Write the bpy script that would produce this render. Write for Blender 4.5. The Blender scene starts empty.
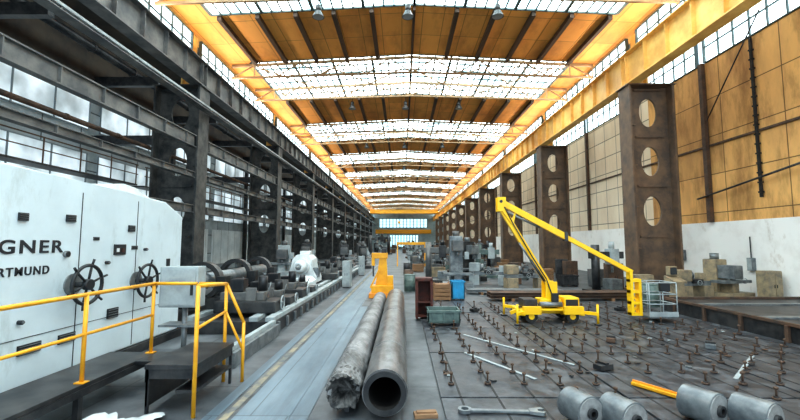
import bpy, bmesh, math, random
from mathutils import Vector, Matrix, Euler
random.seed(7)
S=bpy.context.scene
COL=S.collection
# ---------------------------------------------------------------- materials
def M(name,c1,c2=None,scale=2.0,rough=.6,metal=0.0,bump=0.0,lo=.38,hi=.62,stretch=(1,1,1),emit=0,ecol=None):
    m=bpy.data.materials.new(name); m.use_nodes=True
    nt=m.node_tree; b=nt.nodes['Principled BSDF']
    b.inputs['Roughness'].default_value=rough; b.inputs['Metallic'].default_value=metal
    b.inputs['Base Color'].default_value=(*c1,1)
    if c2 is not None:
        tc=nt.nodes.new('ShaderNodeTexCoord'); mp=nt.nodes.new('ShaderNodeMapping')
        mp.inputs['Scale'].default_value=stretch
        n=nt.nodes.new('ShaderNodeTexNoise'); n.inputs['Scale'].default_value=scale
        n.inputs['Detail'].default_value=8; n.inputs['Roughness'].default_value=.65
        r=nt.nodes.new('ShaderNodeValToRGB')
        r.color_ramp.elements[0].position=lo; r.color_ramp.elements[0].color=(*c1,1)
        r.color_ramp.elements[1].position=hi; r.color_ramp.elements[1].color=(*c2,1)
        nt.links.new(tc.outputs['Object'],mp.inputs[0]); nt.links.new(mp.outputs[0],n.inputs['Vector'])
        nt.links.new(n.outputs['Fac'],r.inputs[0]); nt.links.new(r.outputs[0],b.inputs['Base Color'])
        if bump:
            bp=nt.nodes.new('ShaderNodeBump'); bp.inputs['Strength'].default_value=bump; bp.inputs['Distance'].default_value=.05
            nt.links.new(n.outputs['Fac'],bp.inputs['Height']); nt.links.new(bp.outputs[0],b.inputs['Normal'])
    if emit:
        b.inputs['Emission Color'].default_value=(*(ecol or c1),1); b.inputs['Emission Strength'].default_value=emit
    return m
def _mul(m,colsock,fac=1.0,blend='MULTIPLY'):
    nt=m.node_tree; b=nt.nodes['Principled BSDF']
    mx=nt.nodes.new('ShaderNodeMix'); mx.data_type='RGBA'; mx.blend_type=blend; mx.inputs[0].default_value=fac
    l=[k for k in nt.links if k.to_socket==b.inputs['Base Color']]
    if l: nt.links.new(l[0].from_socket,mx.inputs[6])
    else: mx.inputs[6].default_value=b.inputs['Base Color'].default_value
    nt.links.new(colsock,mx.inputs[7]); nt.links.new(mx.outputs[2],b.inputs['Base Color'])
def add_grid(m,ax,bw,bh,mort,col,dark=.25,offset=0.0):
    nt=m.node_tree
    tc=nt.nodes.new('ShaderNodeTexCoord'); sp=nt.nodes.new('ShaderNodeSeparateXYZ'); cb=nt.nodes.new('ShaderNodeCombineXYZ')
    nt.links.new(tc.outputs['Object'],sp.inputs[0])
    nt.links.new(sp.outputs[ax[0]],cb.inputs[0]); nt.links.new(sp.outputs[ax[1]],cb.inputs[1])
    br=nt.nodes.new('ShaderNodeTexBrick'); br.offset=offset; br.squash=1
    br.inputs['Scale'].default_value=1; br.inputs['Brick Width'].default_value=bw; br.inputs['Row Height'].default_value=bh
    br.inputs['Mortar Size'].default_value=mort; br.inputs['Mortar Smooth'].default_value=.1
    br.inputs['Color1'].default_value=(1,1,1,1); br.inputs['Color2'].default_value=(col,col,col,1); br.inputs['Mortar'].default_value=(dark,dark,dark,1)
    nt.links.new(cb.outputs[0],br.inputs['Vector']); _mul(m,br.outputs['Color']); return m
def add_stain(m,scale,lo,hi,c=(1,1,1),dark=(.3,.3,.3),stretch=(1,1,1),rough=None):
    nt=m.node_tree
    tc=nt.nodes.new('ShaderNodeTexCoord'); mp=nt.nodes.new('ShaderNodeMapping'); mp.inputs['Scale'].default_value=stretch; mp.inputs['Location'].default_value=(3.1,7.7,1.3)
    n=nt.nodes.new('ShaderNodeTexNoise'); n.inputs['Scale'].default_value=scale; n.inputs['Detail'].default_value=10; n.inputs['Roughness'].default_value=.7
    r=nt.nodes.new('ShaderNodeValToRGB'); r.color_ramp.elements[0].position=lo; r.color_ramp.elements[0].color=(*dark,1); r.color_ramp.elements[1].position=hi; r.color_ramp.elements[1].color=(*c,1)
    nt.links.new(tc.outputs['Object'],mp.inputs[0]); nt.links.new(mp.outputs[0],n.inputs['Vector']); nt.links.new(n.outputs['Fac'],r.inputs[0]); _mul(m,r.outputs[0])
    if rough:
        mr=nt.nodes.new('ShaderNodeMapRange'); mr.inputs['To Min'].default_value=rough[0]; mr.inputs['To Max'].default_value=rough[1]; mr.inputs['From Min'].default_value=lo; mr.inputs['From Max'].default_value=hi
        nt.links.new(n.outputs['Fac'],mr.inputs['Value']); nt.links.new(mr.outputs[0],nt.nodes['Principled BSDF'].inputs['Roughness'])
    return m
def add_dirty_emission(m,scale,e0,e1,c0,c1):
    nt=m.node_tree; b=nt.nodes['Principled BSDF']
    tc=nt.nodes.new('ShaderNodeTexCoord'); n=nt.nodes.new('ShaderNodeTexNoise'); n.inputs['Scale'].default_value=scale; n.inputs['Detail'].default_value=6
    r=nt.nodes.new('ShaderNodeValToRGB'); r.color_ramp.elements[0].position=.38; r.color_ramp.elements[0].color=(*c0,1); r.color_ramp.elements[1].position=.58; r.color_ramp.elements[1].color=(*c1,1)
    mr=nt.nodes.new('ShaderNodeMapRange'); mr.inputs['From Min'].default_value=.38; mr.inputs['From Max'].default_value=.6; mr.inputs['To Min'].default_value=e0; mr.inputs['To Max'].default_value=e1
    nt.links.new(tc.outputs['Object'],n.inputs['Vector']); nt.links.new(n.outputs['Fac'],r.inputs[0]); nt.links.new(n.outputs['Fac'],mr.inputs['Value'])
    nt.links.new(r.outputs[0],b.inputs['Emission Color']); nt.links.new(mr.outputs[0],b.inputs['Emission Strength']); return m
yellow=M('yellow_paint',(.86,.43,.02),(.74,.33,.02),3,.4)
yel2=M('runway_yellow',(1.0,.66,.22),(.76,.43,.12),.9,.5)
liftyel=M('lift_yellow',(1.0,.62,.01),(.92,.52,.01),2,.35)
dark=M('dark_steel',(.020,.022,.026),(.068,.067,.067),2,.40,.3)
dark2=M('black_rubber',(.012,.012,.013),(.03,.03,.03),5,.7)
grey=M('grey_steel',(.12,.137,.150),(.26,.28,.285),3,.38,.4)
lgrey=M('light_grey_paint',(.40,.45,.46),(.27,.30,.31),2,.45)
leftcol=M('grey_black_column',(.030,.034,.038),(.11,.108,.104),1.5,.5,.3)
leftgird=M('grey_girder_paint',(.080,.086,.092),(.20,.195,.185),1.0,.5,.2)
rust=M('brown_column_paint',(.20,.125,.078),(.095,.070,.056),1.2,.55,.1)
brown=M('brown_steel',(.14,.08,.05),(.06,.043,.035),2,.65,.1)
tan=M('tan_machine_paint',(.40,.31,.19),(.20,.17,.125),3,.5)
white=M('machine_white',(.68,.78,.82),(.56,.65,.69),.9,.36,0,.02,.3,.75)
add_stain(white,2.2,.30,.44,(1,1,1),(.80,.80,.78),(1,1,.35))
white2=M('white_enamel',(.74,.79,.80),(.56,.60,.61),3,.4)
green=M('grey_green_paint',(.14,.20,.18),(.08,.115,.11),3,.5)
blue=M('blue_paint',(.03,.35,.65),(.03,.25,.45),3,.5)
orange=M('orange_paint',(.85,.33,.03),(.7,.24,.03),3,.5)
red=M('dark_red_primer',(.12,.03,.02),(.06,.025,.02),4,.7)
wood=M('raw_wood',(.32,.18,.09),(.20,.115,.065),4,.8,0,.1,.35,.65,(1,6,6))
wood2=M('dirty_dark_wood',(.13,.085,.055),(.07,.05,.04),4,.8,0,.1,.35,.65,(1,6,6))
cloth=M('white_sheet',(.62,.65,.66),(.45,.48,.5),3,.9)
letter=M('black_lettering',(.02,.022,.028))
pipem=M('pipe_steel',(.25,.25,.255),(.12,.118,.118),1.8,.34,.5,.10,.32,.68,(3,.5,3))
add_stain(pipem,3.5,.36,.54,(1.15,1.15,1.15),(.5,.48,.46),(1,.5,1))
pipew=M('wrapped_pipe',(.28,.28,.285),(.10,.10,.10),2.8,.5,.2,.5,.38,.62,(1,.6,1))
wrapd=M('dark_torn_wrap',(.14,.135,.13),(.025,.025,.025),6,.6,.1,.5,.4,.6)
bore=M('pipe_bore',(.010,.009,.009),(.025,.022,.02),3,.7)
truss=M('ochre_truss_paint',(.42,.26,.13),(.24,.16,.09),1.5,.6)
rib=M('dark_brown_rib',(.085,.045,.025),(.05,.03,.018),1,.7)
ceilm=M('orange_timber_ceiling',(1.0,.47,.11),(.84,.34,.07),.35,.7,0,0,.32,.7,(1,.25,1))
add_grid(ceilm,(0,1),1.15,2.3,.02,.80,.40); add_stain(ceilm,.5,.36,.54,(1,1,1),(.66,.61,.60),(1,.35,1))
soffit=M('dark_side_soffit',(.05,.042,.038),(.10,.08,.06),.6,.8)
wallr=M('golden_panel_wall',(.95,.54,.19),(.64,.34,.13),.45,.75,0,0,.36,.66,(1,1,.35))
add_grid(wallr,(1,2),3.4,2.05,.025,.84,.25); add_stain(wallr,.7,.36,.54,(1,1,1),(.50,.46,.44),(1,1,.3))
wallc=M('cream_panel_wall',(.94,.82,.64),(.72,.58,.42),.45,.75,0,0,.34,.68,(1,1,.35))
add_grid(wallc,(1,2),1.7,1.35,.035,.88,.3)
dado=M('whitewashed_wall',(.90,.89,.86),(.74,.71,.67),1.1,.8,0,0,.5,.82)
add_stain(dado,.8,.30,.40,(1,1,1),(.70,.65,.6),(1,1,.5))
walll=M('grey_side_wall',(.50,.57,.61),(.30,.35,.37),.5,.8)
add_grid(walll,(1,2),2.3,1.6,.04,.78,.25)
pale=M('pale_wall_sheet',(.84,.92,.95),(.62,.70,.73),.7,.7); add_grid(pale,(1,2),1.5,5,.03,.85,.35)
backw=M('end_wall',(.40,.52,.56),(.25,.33,.36),.4,.8)
floorm=M('grimy_concrete',(.038,.045,.052),(.155,.165,.175),.8,.5,0,.08,.36,.68)
add_grid(floorm,(0,1),2.4,2.4,.02,.82,.5)
walk=M('blue_grey_steel_plate',(.085,.125,.158),(.19,.245,.285),1.0,.45,.1,.03,.35,.68,(1,.25,1))
add_grid(walk,(0,1),1.1,6.0,.012,.88,.5,offset=.5); add_stain(walk,.9,.36,.54,(1.15,1.15,1.15),(.58,.60,.62),(2,.15,1),(.36,.5))
line=M('worn_ochre_line',(.30,.26,.18),(.11,.12,.125),3,.7)
platem=M('oily_iron_plate',(.020,.023,.028),(.092,.096,.102),1.5,.5,.1,.2,.36,.72)
add_stain(platem,3.0,.46,.66,(2.4,2.4,2.4),(.7,.72,.76),(1,1,1),(.38,.6))
glass=add_dirty_emission(M('frosted_skylight',(.9,.95,.95),None,rough=.4),.55,3.6,8.2,(.62,.90,.97),(.93,1,1))
glass2=M('side_glazing',(.9,.95,.95),None,rough=.4,emit=2.6,ecol=(.76,.94,1.0))
glass3=M('end_glazing',(.5,.6,.65),None,rough=.4,emit=1.0,ecol=(.50,.87,1.0))
glow_sheet=add_dirty_emission(M('glowing_aisle_sheet',(.5,.56,.58),None,rough=.5),.6,.15,.55,(.62,.78,.86),(.80,.93,1.0))  # pale left wall panels given a glow of their own to brighten the aisle
bars=M('window_bar',(.07,.10,.10))
bars2=M('grey_sheet_rib',(.22,.26,.28))
darkglass=M('dark_glass',(.02,.025,.03),rough=.15)
lampm=M('lamp_shade_metal',(.05,.05,.05),rough=.4,metal=.5)
lensm=M('lamp_lens',(.25,.25,.24),rough=.3)
slotm=M('vent_black',(.02,.022,.025),rough=.5)
worn=M('worn_bright_steel',(.44,.44,.43),(.22,.215,.21),5,.35,.4)
# ---------------------------------------------------------------- mesh builder
class B:
    def __init__(s): s.bm=bmesh.new(); s.mats=[]
    def mi(s,m):
        if m not in s.mats: s.mats.append(m)
        return s.mats.index(m)
    def _tag(s,faces,m,smooth=False):
        i=s.mi(m)
        for f in faces: f.material_index=i; f.smooth=smooth
    def box(s,x0,x1,y0,y1,z0,z1,m,bev=0,mat=None):
        r=bmesh.ops.create_cube(s.bm,size=1)
        vs=r['verts']
        T=Matrix.Translation(((x0+x1)/2,(y0+y1)/2,(z0+z1)/2))@Matrix.Diagonal((abs(x1-x0),abs(y1-y0),abs(z1-z0),1))
        if mat is not None: T=mat@T
        bmesh.ops.transform(s.bm,matrix=T,verts=vs)
        fs=set(f for v in vs for f in v.link_faces); s._tag(fs,m)
        if bev:
            es=list(set(e for v in vs for e in v.link_edges))
            r=bmesh.ops.bevel(s.bm,geom=es,offset=bev,segments=2,affect='EDGES',profile=.7)
            s._tag(r['faces'],m)
        return s
    def beam(s,p0,p1,w,h,m):
        p0=Vector(p0);p1=Vector(p1); d=p1-p0; L=d.length; z=d.normalized()
        up=Vector((0,0,1)) if abs(z.z)<.95 else Vector((0,1,0))
        x=up.cross(z).normalized(); y=z.cross(x)
        R=Matrix((x,y,z)).transposed().to_4x4(); R.translation=p0
        return s.box(-w/2,w/2,-h/2,h/2,0,L,m,0,R)
    def cyl(s,p0,p1,r0,m,r1=None,seg=20,caps=True,smooth=True):
        if r1 is None: r1=r0
        p0=Vector(p0);p1=Vector(p1); d=p1-p0; L=d.length
        q=d.to_track_quat('Z','Y').to_matrix().to_4x4(); q.translation=(p0+p1)/2
        r=bmesh.ops.create_cone(s.bm,cap_ends=caps,segments=seg,radius1=max(r0,1e-4),radius2=max(r1,1e-4),depth=L,matrix=q)
        fs=set(f for v in r['verts'] for f in v.link_faces); i=s.mi(m)
        for f in fs: f.material_index=i; f.smooth=smooth and len(f.verts)==4
        return s
    def tube(s,p0,p1,ro,ri,m,m2=None,seg=32,flat=False):
        m2=m2 or m
        p0=Vector(p0);p1=Vector(p1); d=(p1-p0).normalized()
        q=d.to_track_quat('Z','Y').to_matrix()
        def ring(p,r): return [s.bm.verts.new(p+q@Vector((r*math.cos(2*math.pi*k/seg),r*math.sin(2*math.pi*k/seg),0))) for k in range(seg)]
        prs=[(p0,ro),(p1,ro),(p1,ri),(p0,ri)]
        for a in range(4):
            A=ring(*prs[a]);C=ring(*prs[(a+1)%4]); fs=[]
            for k in range(seg):
                fs.append(s.bm.faces.new((A[k],A[(k+1)%seg],C[(k+1)%seg],C[k])))
            s._tag(fs,m2 if a==2 else m,a in(0,2))
        return s
    def path(s,pts,r,m,seg=8):
        for a,b in zip(pts[:-1],pts[1:]): s.cyl(a,b,r,m,seg=seg)
        for p in pts[1:-1]:
            rr=bmesh.ops.create_uvsphere(s.bm,u_segments=seg,v_segments=6,radius=r*1.02,matrix=Matrix.Translation(p))
            s._tag(set(f for v in rr['verts'] for f in v.link_faces),m,True)
        return s
    def torus(s,c,axis,R,r,m,seg=32,ms=8):
        q=Vector(axis).to_track_quat('Z','Y').to_matrix(); c=Vector(c); G=[]
        for i in range(seg):
            a=2*math.pi*i/seg; row=[]
            for j in range(ms):
                t=2*math.pi*j/ms; rr=R+r*math.cos(t)
                row.append(s.bm.verts.new(c+q@Vector((rr*math.cos(a),rr*math.sin(a),r*math.sin(t)))))
            G.append(row)
        fs=[]
        for i in range(seg):
            for j in range(ms):
                fs.append(s.bm.faces.new((G[i][j],G[(i+1)%seg][j],G[(i+1)%seg][(j+1)%ms],G[i][(j+1)%ms])))
        s._tag(fs,m,True); return s
    def prism(s,pts,axis,a0,a1,m):
        def P(u,v,a): return {'x':(a,u,v),'y':(u,a,v),'z':(u,v,a)}[axis]
        A=[s.bm.verts.new(P(u,v,a0)) for u,v in pts]; C=[s.bm.verts.new(P(u,v,a1)) for u,v in pts]
        fs=[s.bm.faces.new(A),s.bm.faces.new(C[::-1])]; n=len(pts)
        for k in range(n): fs.append(s.bm.faces.new((A[k],C[k],C[(k+1)%n],A[(k+1)%n])))
        s._tag(fs,m); return s
    def holeplate(s,x0,x1,z0,z1,rx,rz,y0,y1,m):
        cx,cz=(x0+x1)/2,(z0+z1)/2; N=8; out=[]
        c=[(x0,z0),(x1,z0),(x1,z1),(x0,z1)]
        for k in range(4):
            a,b=c[k],c[(k+1)%4]
            for i in range(N):
                t=i/N; out.append((a[0]+(b[0]-a[0])*t,a[1]+(b[1]-a[1])*t))
        inn=[]
        n=len(out)
        for k in range(n):
            a=2*math.pi*(k/n)-math.pi*.75
            inn.append((cx+rx*math.cos(a),cz+rz*math.sin(a)))
        V=[[s.bm.verts.new((p[0],y,p[1])) for p in L] for y in (y0,y1) for L in (out,inn)]
        fs=[]
        for k in range(n):
            j=(k+1)%n
            fs.append(s.bm.faces.new((V[0][k],V[0][j],V[1][j],V[1][k])))
            fs.append(s.bm.faces.new((V[2][k],V[3][k],V[3][j],V[2][j])))
            fs.append(s.bm.faces.new((V[1][k],V[1][j],V[3][j],V[3][k])))
        s._tag(fs,m); return s
    def quad(s,pts,m):
        f=s.bm.faces.new([s.bm.verts.new(p) for p in pts]); s._tag([f],m); return s
    def done(s,name):
        bmesh.ops.recalc_face_normals(s.bm,faces=s.bm.faces[:])
        me=bpy.data.meshes.new(name); s.bm.to_mesh(me); s.bm.free()
        for m in s.mats: me.materials.append(m)
        o=bpy.data.objects.new(name,me); COL.objects.link(o); return o
_tube=B.tube
def tube_w(s,*a,**k):
    _tube(s,*a,**k); bmesh.ops.remove_doubles(s.bm,verts=s.bm.verts[:],dist=1e-5)
    for e in s.bm.edges:
        if len(e.link_faces)==2 and e.link_faces[0].normal.length>=0:
            e.link_faces[0].normal_update(); e.link_faces[1].normal_update()
            if e.link_faces[0].normal.angle(e.link_faces[1].normal,0)>.9: e.smooth=False
    return s
B.tube=tube_w
def meta(o,label=None,cat=None,group=None,kind=None):
    if label: o['label']=label
    if cat: o['category']=cat
    if group: o['group']=group
    if kind: o['kind']=kind
    return o
def thing(name,b,loc=(0,0,0),rz=0,label=None,cat=None,group=None,kind=None):
    o=b.done(name); o.location=loc; o.rotation_euler=(0,0,rz); return meta(o,label,cat,group,kind)
def root(name,loc,rz,label,cat,group=None):
    o=bpy.data.objects.new(name,None); COL.objects.link(o); o.empty_display_size=.3
    o.location=loc; o.rotation_euler=(0,0,rz); return meta(o,label,cat,group)
def part(r,name,b,loc=(0,0,0),rot=(0,0,0),label=None):
    o=b.done(name); o.parent=r; o.location=loc; o.rotation_euler=rot
    if label:o['label']=label
    return o
def cp(o,parent=None,loc=None,rz=None,sc=None,label=None):
    n=o.copy(); COL.objects.link(n)
    if parent is not None: n.parent=parent
    if loc is not None: n.location=loc
    if rz is not None: n.rotation_euler=(0,0,rz)
    if sc is not None: n.scale=sc if hasattr(sc,'__len__') else (sc,)*3
    if label: n['label']=label
    for c in list(o.children): cp(c,n)
    return n
# ---------------------------------------------------------------- building shell
P=13.8; Y0=21.5; YE=159.0; NB=11
XR=12.2; XL=-10.9; WR=16.6; WL=-17.0; XC=.65
def rz_(x): return 14.95-.052*abs(x-XC)
bands=[(-1.5,6.5),(12.0,20.0)]+[(25.5+P*k,32.5+P*k) for k in range(9)]
SX0,SX1=-10.0,11.2
thing('floor',B().box(-17.2,16.8,-3,YE,-.3,0,floorm),label='grimy grey concrete factory floor with worn slab joints',kind='structure')
b=B()
def slab(b,x0,x1,y0,y1,m=ceilm):
    z0,z1=rz_(x0),rz_(x1)
    b.prism([(x0,z0),(x1,z1),(x1,z1+.2),(x0,z0+.2)],'y',y0,y1,m)
prev=-3
for (a,c) in bands+[(YE,YE)]:
    if a>prev+.01:
        slab(b,-12.3,XC,prev,a); slab(b,XC,13.5,prev,a)
    if c>a:
        slab(b,-12.3,SX0,a,c); slab(b,SX1,13.5,a,c)
    prev=c
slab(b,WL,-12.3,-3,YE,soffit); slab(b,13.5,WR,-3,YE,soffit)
thing('ceiling',b,label='low-pitched orange timber roof deck between skylight bands',kind='structure')
thing('wall_right',B().box(WR,WR+.2,-3,26.4,3.6,12.3,wallr),label='tall golden-tan weathered panelled side wall with dark joints',kind='structure')
thing('wall_right',B().box(WR,WR+.2,26.4,YE,3.6,12.3,wallc),label='tall cream panelled side wall with fine dark grid',kind='structure')
thing('trim_1',B().box(WR-.06,WR+.2,-3,YE,0,3.6,dado),label='whitewashed lower band of the side wall',kind='structure')
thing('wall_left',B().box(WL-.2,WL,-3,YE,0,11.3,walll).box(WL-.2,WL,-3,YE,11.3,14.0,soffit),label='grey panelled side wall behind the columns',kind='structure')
b=B(); b.box(-17,16.6,YE-.2,YE,0,14.0,backw); thing('wall_back',b,label='distant pale bluish end wall of the hall',kind='structure')
wn=[0]
def window(o,u,v,nu,nv,g,n,bw=.06,bt=.06,label='glazing',major=0,bm_=None):
    wn[0]+=1; b=B(); o=Vector(o);u=Vector(u);v=Vector(v);n=Vector(n); bm_=bm_ or bars
    b.quad([o,o+u,o+u+v,o+v],g)
    for i in range(nu+1):
        p=o+u*(i/nu)+n*.04; w=bw*(2.2 if major and i%major==0 else 1)
        b.beam(p,p+v,w,bt,bm_)
    for j in range(nv+1):
        p=o+v*(j/nv)+n*.05; b.beam(p,p+u,bw,bt,bm_)
    return thing('window_%d'%wn[0],b,label=label,kind='structure')
for (a,c) in bands:
    for (x0,x1) in ((SX0,XC),(XC,SX1)):
        window((x0,a,rz_(x0)+.05),(x1-x0,0,rz_(x1)-rz_(x0)),(0,c-a,0),20,6,glass,(0,0,-1),.075,.09,'bright cyan-white frosted roof skylight with thin glazing bars',5)
tn=[2]
for k in range(-1,10):
    y=Y0+P*k
    window((WR,y+.3,12.3),(0,P-.6,0),(0,0,1.7),14,2,glass2,(-1,0,0),.09,.06,'bright strip window high on the side wall',7)
    window((12.84,y+.5,12.95),(0,P-1.0,0),(0,0,1.15),14,2,glass2,(-1,0,0),.08,.06,'bright clerestory strip above the crane runway',7)
    window((-11.56,y+.5,12.65),(0,P-1.0,0),(0,0,1.35),14,2,glass2,(1,0,0),.08,.06,'bright clerestory strip above the crane runway',7)
    window((WL+.03,y+.4,8.6),(0,P-.8,0),(0,0,2.0),6,1,glow_sheet,(1,0,0),.06,.05,'pale blue-grey wall sheeting in horizontal band with added glow',0,bars2)
    window((WL+.03,y+.4,4.5),(0,P-.8,0),(0,0,2.8),6,1,glow_sheet,(1,0,0),.06,.05,'pale blue-grey wall sheeting in horizontal band with added glow',0,bars2)
    tn[0]+=1; thing('trim_%d'%(tn[0]),B().box(WL,WL+.05,y+.4,y+P-.4,.6,3.7,pale),label='pale bluish sheet strip on the side wall',kind='structure')
window((-5,YE-.25,1.0),(11.5,0,0),(0,0,4.6),10,4,glass3,(0,-1,0),.3,.06,'pale blue-green end wall glazing')
window((-9,YE-.25,8.6),(19,0,0),(0,0,3.4),14,3,glass3,(0,-1,0),.25,.06,'pale blue-green end wall glazing')
thing('trim_%d'%(tn[0]+1),B().box(-10.5,11.5,YE-.9,YE-.3,6.2,7.8,yellow),label='yellow-painted portal beam across the end wall',kind='structure')
b=B().box(-.1,.1,-.13,.13,0,8.7,brown)
pst=thing('wall_post',b,(WR-.13,Y0-7,3.6),0,'dark brown vertical steel post on tan wall','post','wall posts')
for k in range(1,14): cp(pst,loc=(WR-.13,Y0-7+P*k*.5,3.6))
gt=thing('wall_rail',B().box(-.05,.05,.2,P/2-.2,-.05,.05,brown),(WR-.06,Y0-7,7.7),0,'thin brown horizontal rail on tan wall','rail','wall rails')
for k in range(1,14): cp(gt,loc=(WR-.06,Y0-7+P*k*.5,7.7))
for i,y in enumerate((15.6,)):
    wn[0]+=1; b=B().box(WR-.12,WR-.07,y,y+1.1,1.3,2.1,darkglass)
    for q in (0,.5,1.0): b.box(WR-.16,WR-.1,y+q,y+q+.07,1.25,2.15,bars)
    thing('window_%d'%wn[0],b,label='small dark window low in the whitewashed wall',kind='structure')
for (y,z,w,h) in ((18.9,1.2,.3,.6),(23.5,1.5,.5,.6)):
    r=root('switch_box',(WR-.07,y,z),0,'small grey electrical switch box on white wall','switch box','wall switch boxes')
    part(r,'box_body',B().box(-.18,0,0,w,0,h,grey,.01)); part(r,'box_lid',B().box(-.20,-.18,.03,w-.03,.03,h-.03,lgrey,.005)); part(r,'conduit',B().cyl((-.08,w/2,h),(-.08,w/2,h+1.0),.025,dark,seg=8))
# ---------------------------------------------------------------- columns
HC=11.0
def column(sign,x_in,mat,upmat,label,group,D=2.4):
    s=sign
    r=root('steel_column',(x_in,Y0,0),0,label,'column',group)
    H=HC
    def bx(b,xa,xb,*a): return b.box(min(s*xa,s*xb),max(s*xa,s*xb),*a)
    b=B(); bx(b,0,.10,-.55,.55,.1,H,mat); bx(b,.10,.5,-.06,.06,.1,H,mat)
    for z in (2.2,4.4,6.6,8.8): bx(b,.10,.3,-.5,.5,z,z+.06,mat)
    part(r,'inner_leg',b)
    b=B(); bx(b,D-.1,D,-.55,.55,.1,H,mat); bx(b,D-.4,D-.1,-.06,.06,.1,H,mat); part(r,'outer_leg',b)
    b=B(); n=4; hz=(H-.2)/n
    for i in range(n):
        z0=.15+hz*i; xs=sorted((s*.5,s*(D-.4)))
        if i==0: b.box(xs[0],xs[1],-.06,.06,z0,z0+hz,mat)
        else: b.holeplate(xs[0],xs[1],z0,z0+hz,.48,.80,-.06,.06,mat)
        bx(b,.5,D-.4,-.14,.14,z0-.05,z0+.05,mat)
        for q in range(8): 
            zq=z0+hz*(q+.5)/8
            for x in (.3,D-.25): b.cyl((s*x,-.06,zq),(s*x,-.085,zq),.03,mat,seg=8)
    bx(b,.5,D-.4,-.16,.16,H-.2,H-.1,mat)
    part(r,'web_plate',b,label='riveted plate pierced with large oval openings')
    b=B(); bx(b,-.2,D+.2,-.75,.75,0,.1,mat)
    for q in (-.6,.6):
        for x in (0,.6,D-.6,D): b.cyl((s*x,q,.1),(s*x,q,.2),.05,dark2,seg=6)
    part(r,'base_plate',b)
    b=B(); bx(b,-.1,D+.1,-.6,.6,H,H+.05,mat); part(r,'cap_plate',b)
    b=B(); bx(b,.72,.80,-.35,.35,H+.05,14.1,upmat); bx(b,1.1,1.18,-.35,.35,H+.05,14.1,upmat)
    xs=sorted((s*.8,s*1.1))
    for i in range(2): b.holeplate(xs[0],xs[1],H+.05+1.5*i,H+.05+1.5*(i+1),.1,.35,-.05,.05,upmat)
    part(r,'upper_shaft',b,label='yellow-painted upper shaft')
    return r
cR=column(1,XR,rust,yel2,'grey-brown steel crane column pierced with oval openings','columns under the yellow runway')
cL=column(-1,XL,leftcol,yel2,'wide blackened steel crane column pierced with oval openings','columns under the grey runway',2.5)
for k in list(range(1,10)):
    cp(cR,loc=(XR,Y0+P*k,0)); cp(cL,loc=(XL,Y0+P*k,0))
cp(cL,loc=(XL,Y0-P,0))
def girder(x,mat,label,group,railm,h):
    r=root('crane_runway_girder',(x,Y0-P,HC+.06),0,label,'girder',group)
    b=B(); b.box(-.32,.32,.03,P-.03,0,.06,mat); b.box(-.32,.32,.03,P-.03,h-.06,h,mat); b.box(-.03,.03,.03,P-.03,.06,h-.06,mat)
    for i in range(9):
        y=.2+(P-.4)*i/8; b.box(-.22,.22,y-.02,y+.02,.06,h-.06,mat)
    part(r,'i_beam',b)
    part(r,'crane_rail',B().box(-.05,.05,.03,P-.03,h,h+.1,railm))
    return r
gR=girder(XR+.25,yel2,'pale ochre-yellow riveted crane runway girder segment','yellow crane runway',dark,1.75)
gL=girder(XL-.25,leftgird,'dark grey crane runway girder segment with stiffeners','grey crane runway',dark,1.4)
for k in range(0,10):
    cp(gR,loc=(XR+.25,Y0+P*k,HC+.06)); cp(gL,loc=(XL-.25,Y0+P*k,HC+.06))
b=B(); b.box(-.05,.05,0,P-.05,-.05,.05,lgrey); b.box(-.22,.22,0,P-.05,-.30,-.26,leftgird)
for i in range(8): b.box(-.03,.03,.5+1.8*i,.56+1.8*i,-.26,-.05,leftgird)
lt=thing('power_rail',b,(-10.6,Y0-P,9.9),0,'pale thin power rail on brackets below grey girder','rail','power rails')
for k in range(0,10): cp(lt,loc=(-10.6,Y0+P*k,9.9))
for (x,z,r_,m,lb) in ((-13.85,7.7,.11,brown,'long rusty pipe along the side aisle'),(-13.85,4.7,.10,brown,'long rusty pipe along the side aisle'),(-14.1,9.3,.10,dark,'long black duct along the side aisle'),(-15.4,12.2,.2,dark,'long black duct along the side aisle')):
    b=B().cyl((0,0,0),(0,130,0),r_,m,seg=12)
    for y in range(0,130,3): b.cyl((0,y,0),(0,y+.12,0),r_*1.25,m,seg=12)
    thing('pipe_run',b,(x,1,z),0,lb,'pipe','side aisle pipes')
b=B().box(-.04,.04,.6,P-.6,-.3,.3,leftgird).box(-.16,.16,.6,P-.6,-.33,-.28,leftgird).box(-.16,.16,.6,P-.6,.28,.33,leftgird)
for i in range(7): b.box(-.15,.15,.9+1.9*i,.94+1.9*i,-.28,.28,leftgird)
cb=thing('steel_beam',b,(-11.1,Y0-P,7.9),0,'dark grey horizontal steel beam tying columns','beam','column tie beams')
for k in range(0,9): cp(cb,loc=(-11.1,Y0+P*k,7.9))
for k in range(-1,9): cp(cb,loc=(-11.1,Y0+P*k,6.1),sc=(1,1,.45))
for k in range(-1,9): cp(cb,loc=(-11.1,Y0+P*k,4.3),sc=(1,1,.6))
b=B().box(-17,-13.45,-.15,.15,-.25,.25,dark)
tb=thing('aisle_beam',b,(0,Y0,8.1),0,'dark crossbeam between column and side wall','beam','side aisle crossbeams')
for k in range(-1,7):
    for z in (8.1,11.4):
        if not(k==0 and z==8.1): cp(tb,loc=(0,Y0+P*k,z))
for k in range(-1,7): cp(tb,loc=(0,Y0+P*(k+.5),11.4))
ap=thing('aisle_post',B().box(-.18,.18,-.02,.02,0,11.1,dark).box(-.18,-.14,-.15,.15,0,11.1,dark).box(.14,.18,-.15,.15,0,11.1,dark),(-16.6,Y0-P*.5,0),0,'slim dark steel post against the aisle wall','post','side aisle posts')
for k in range(0,8): cp(ap,loc=(-16.6,Y0+P*(k+.5),0))
gw=root('gallery_walkway',(-14.5,Y0-P,5.65),0,'dark grating gallery walkway with thin railing','walkway','side aisle gallery')
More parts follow.
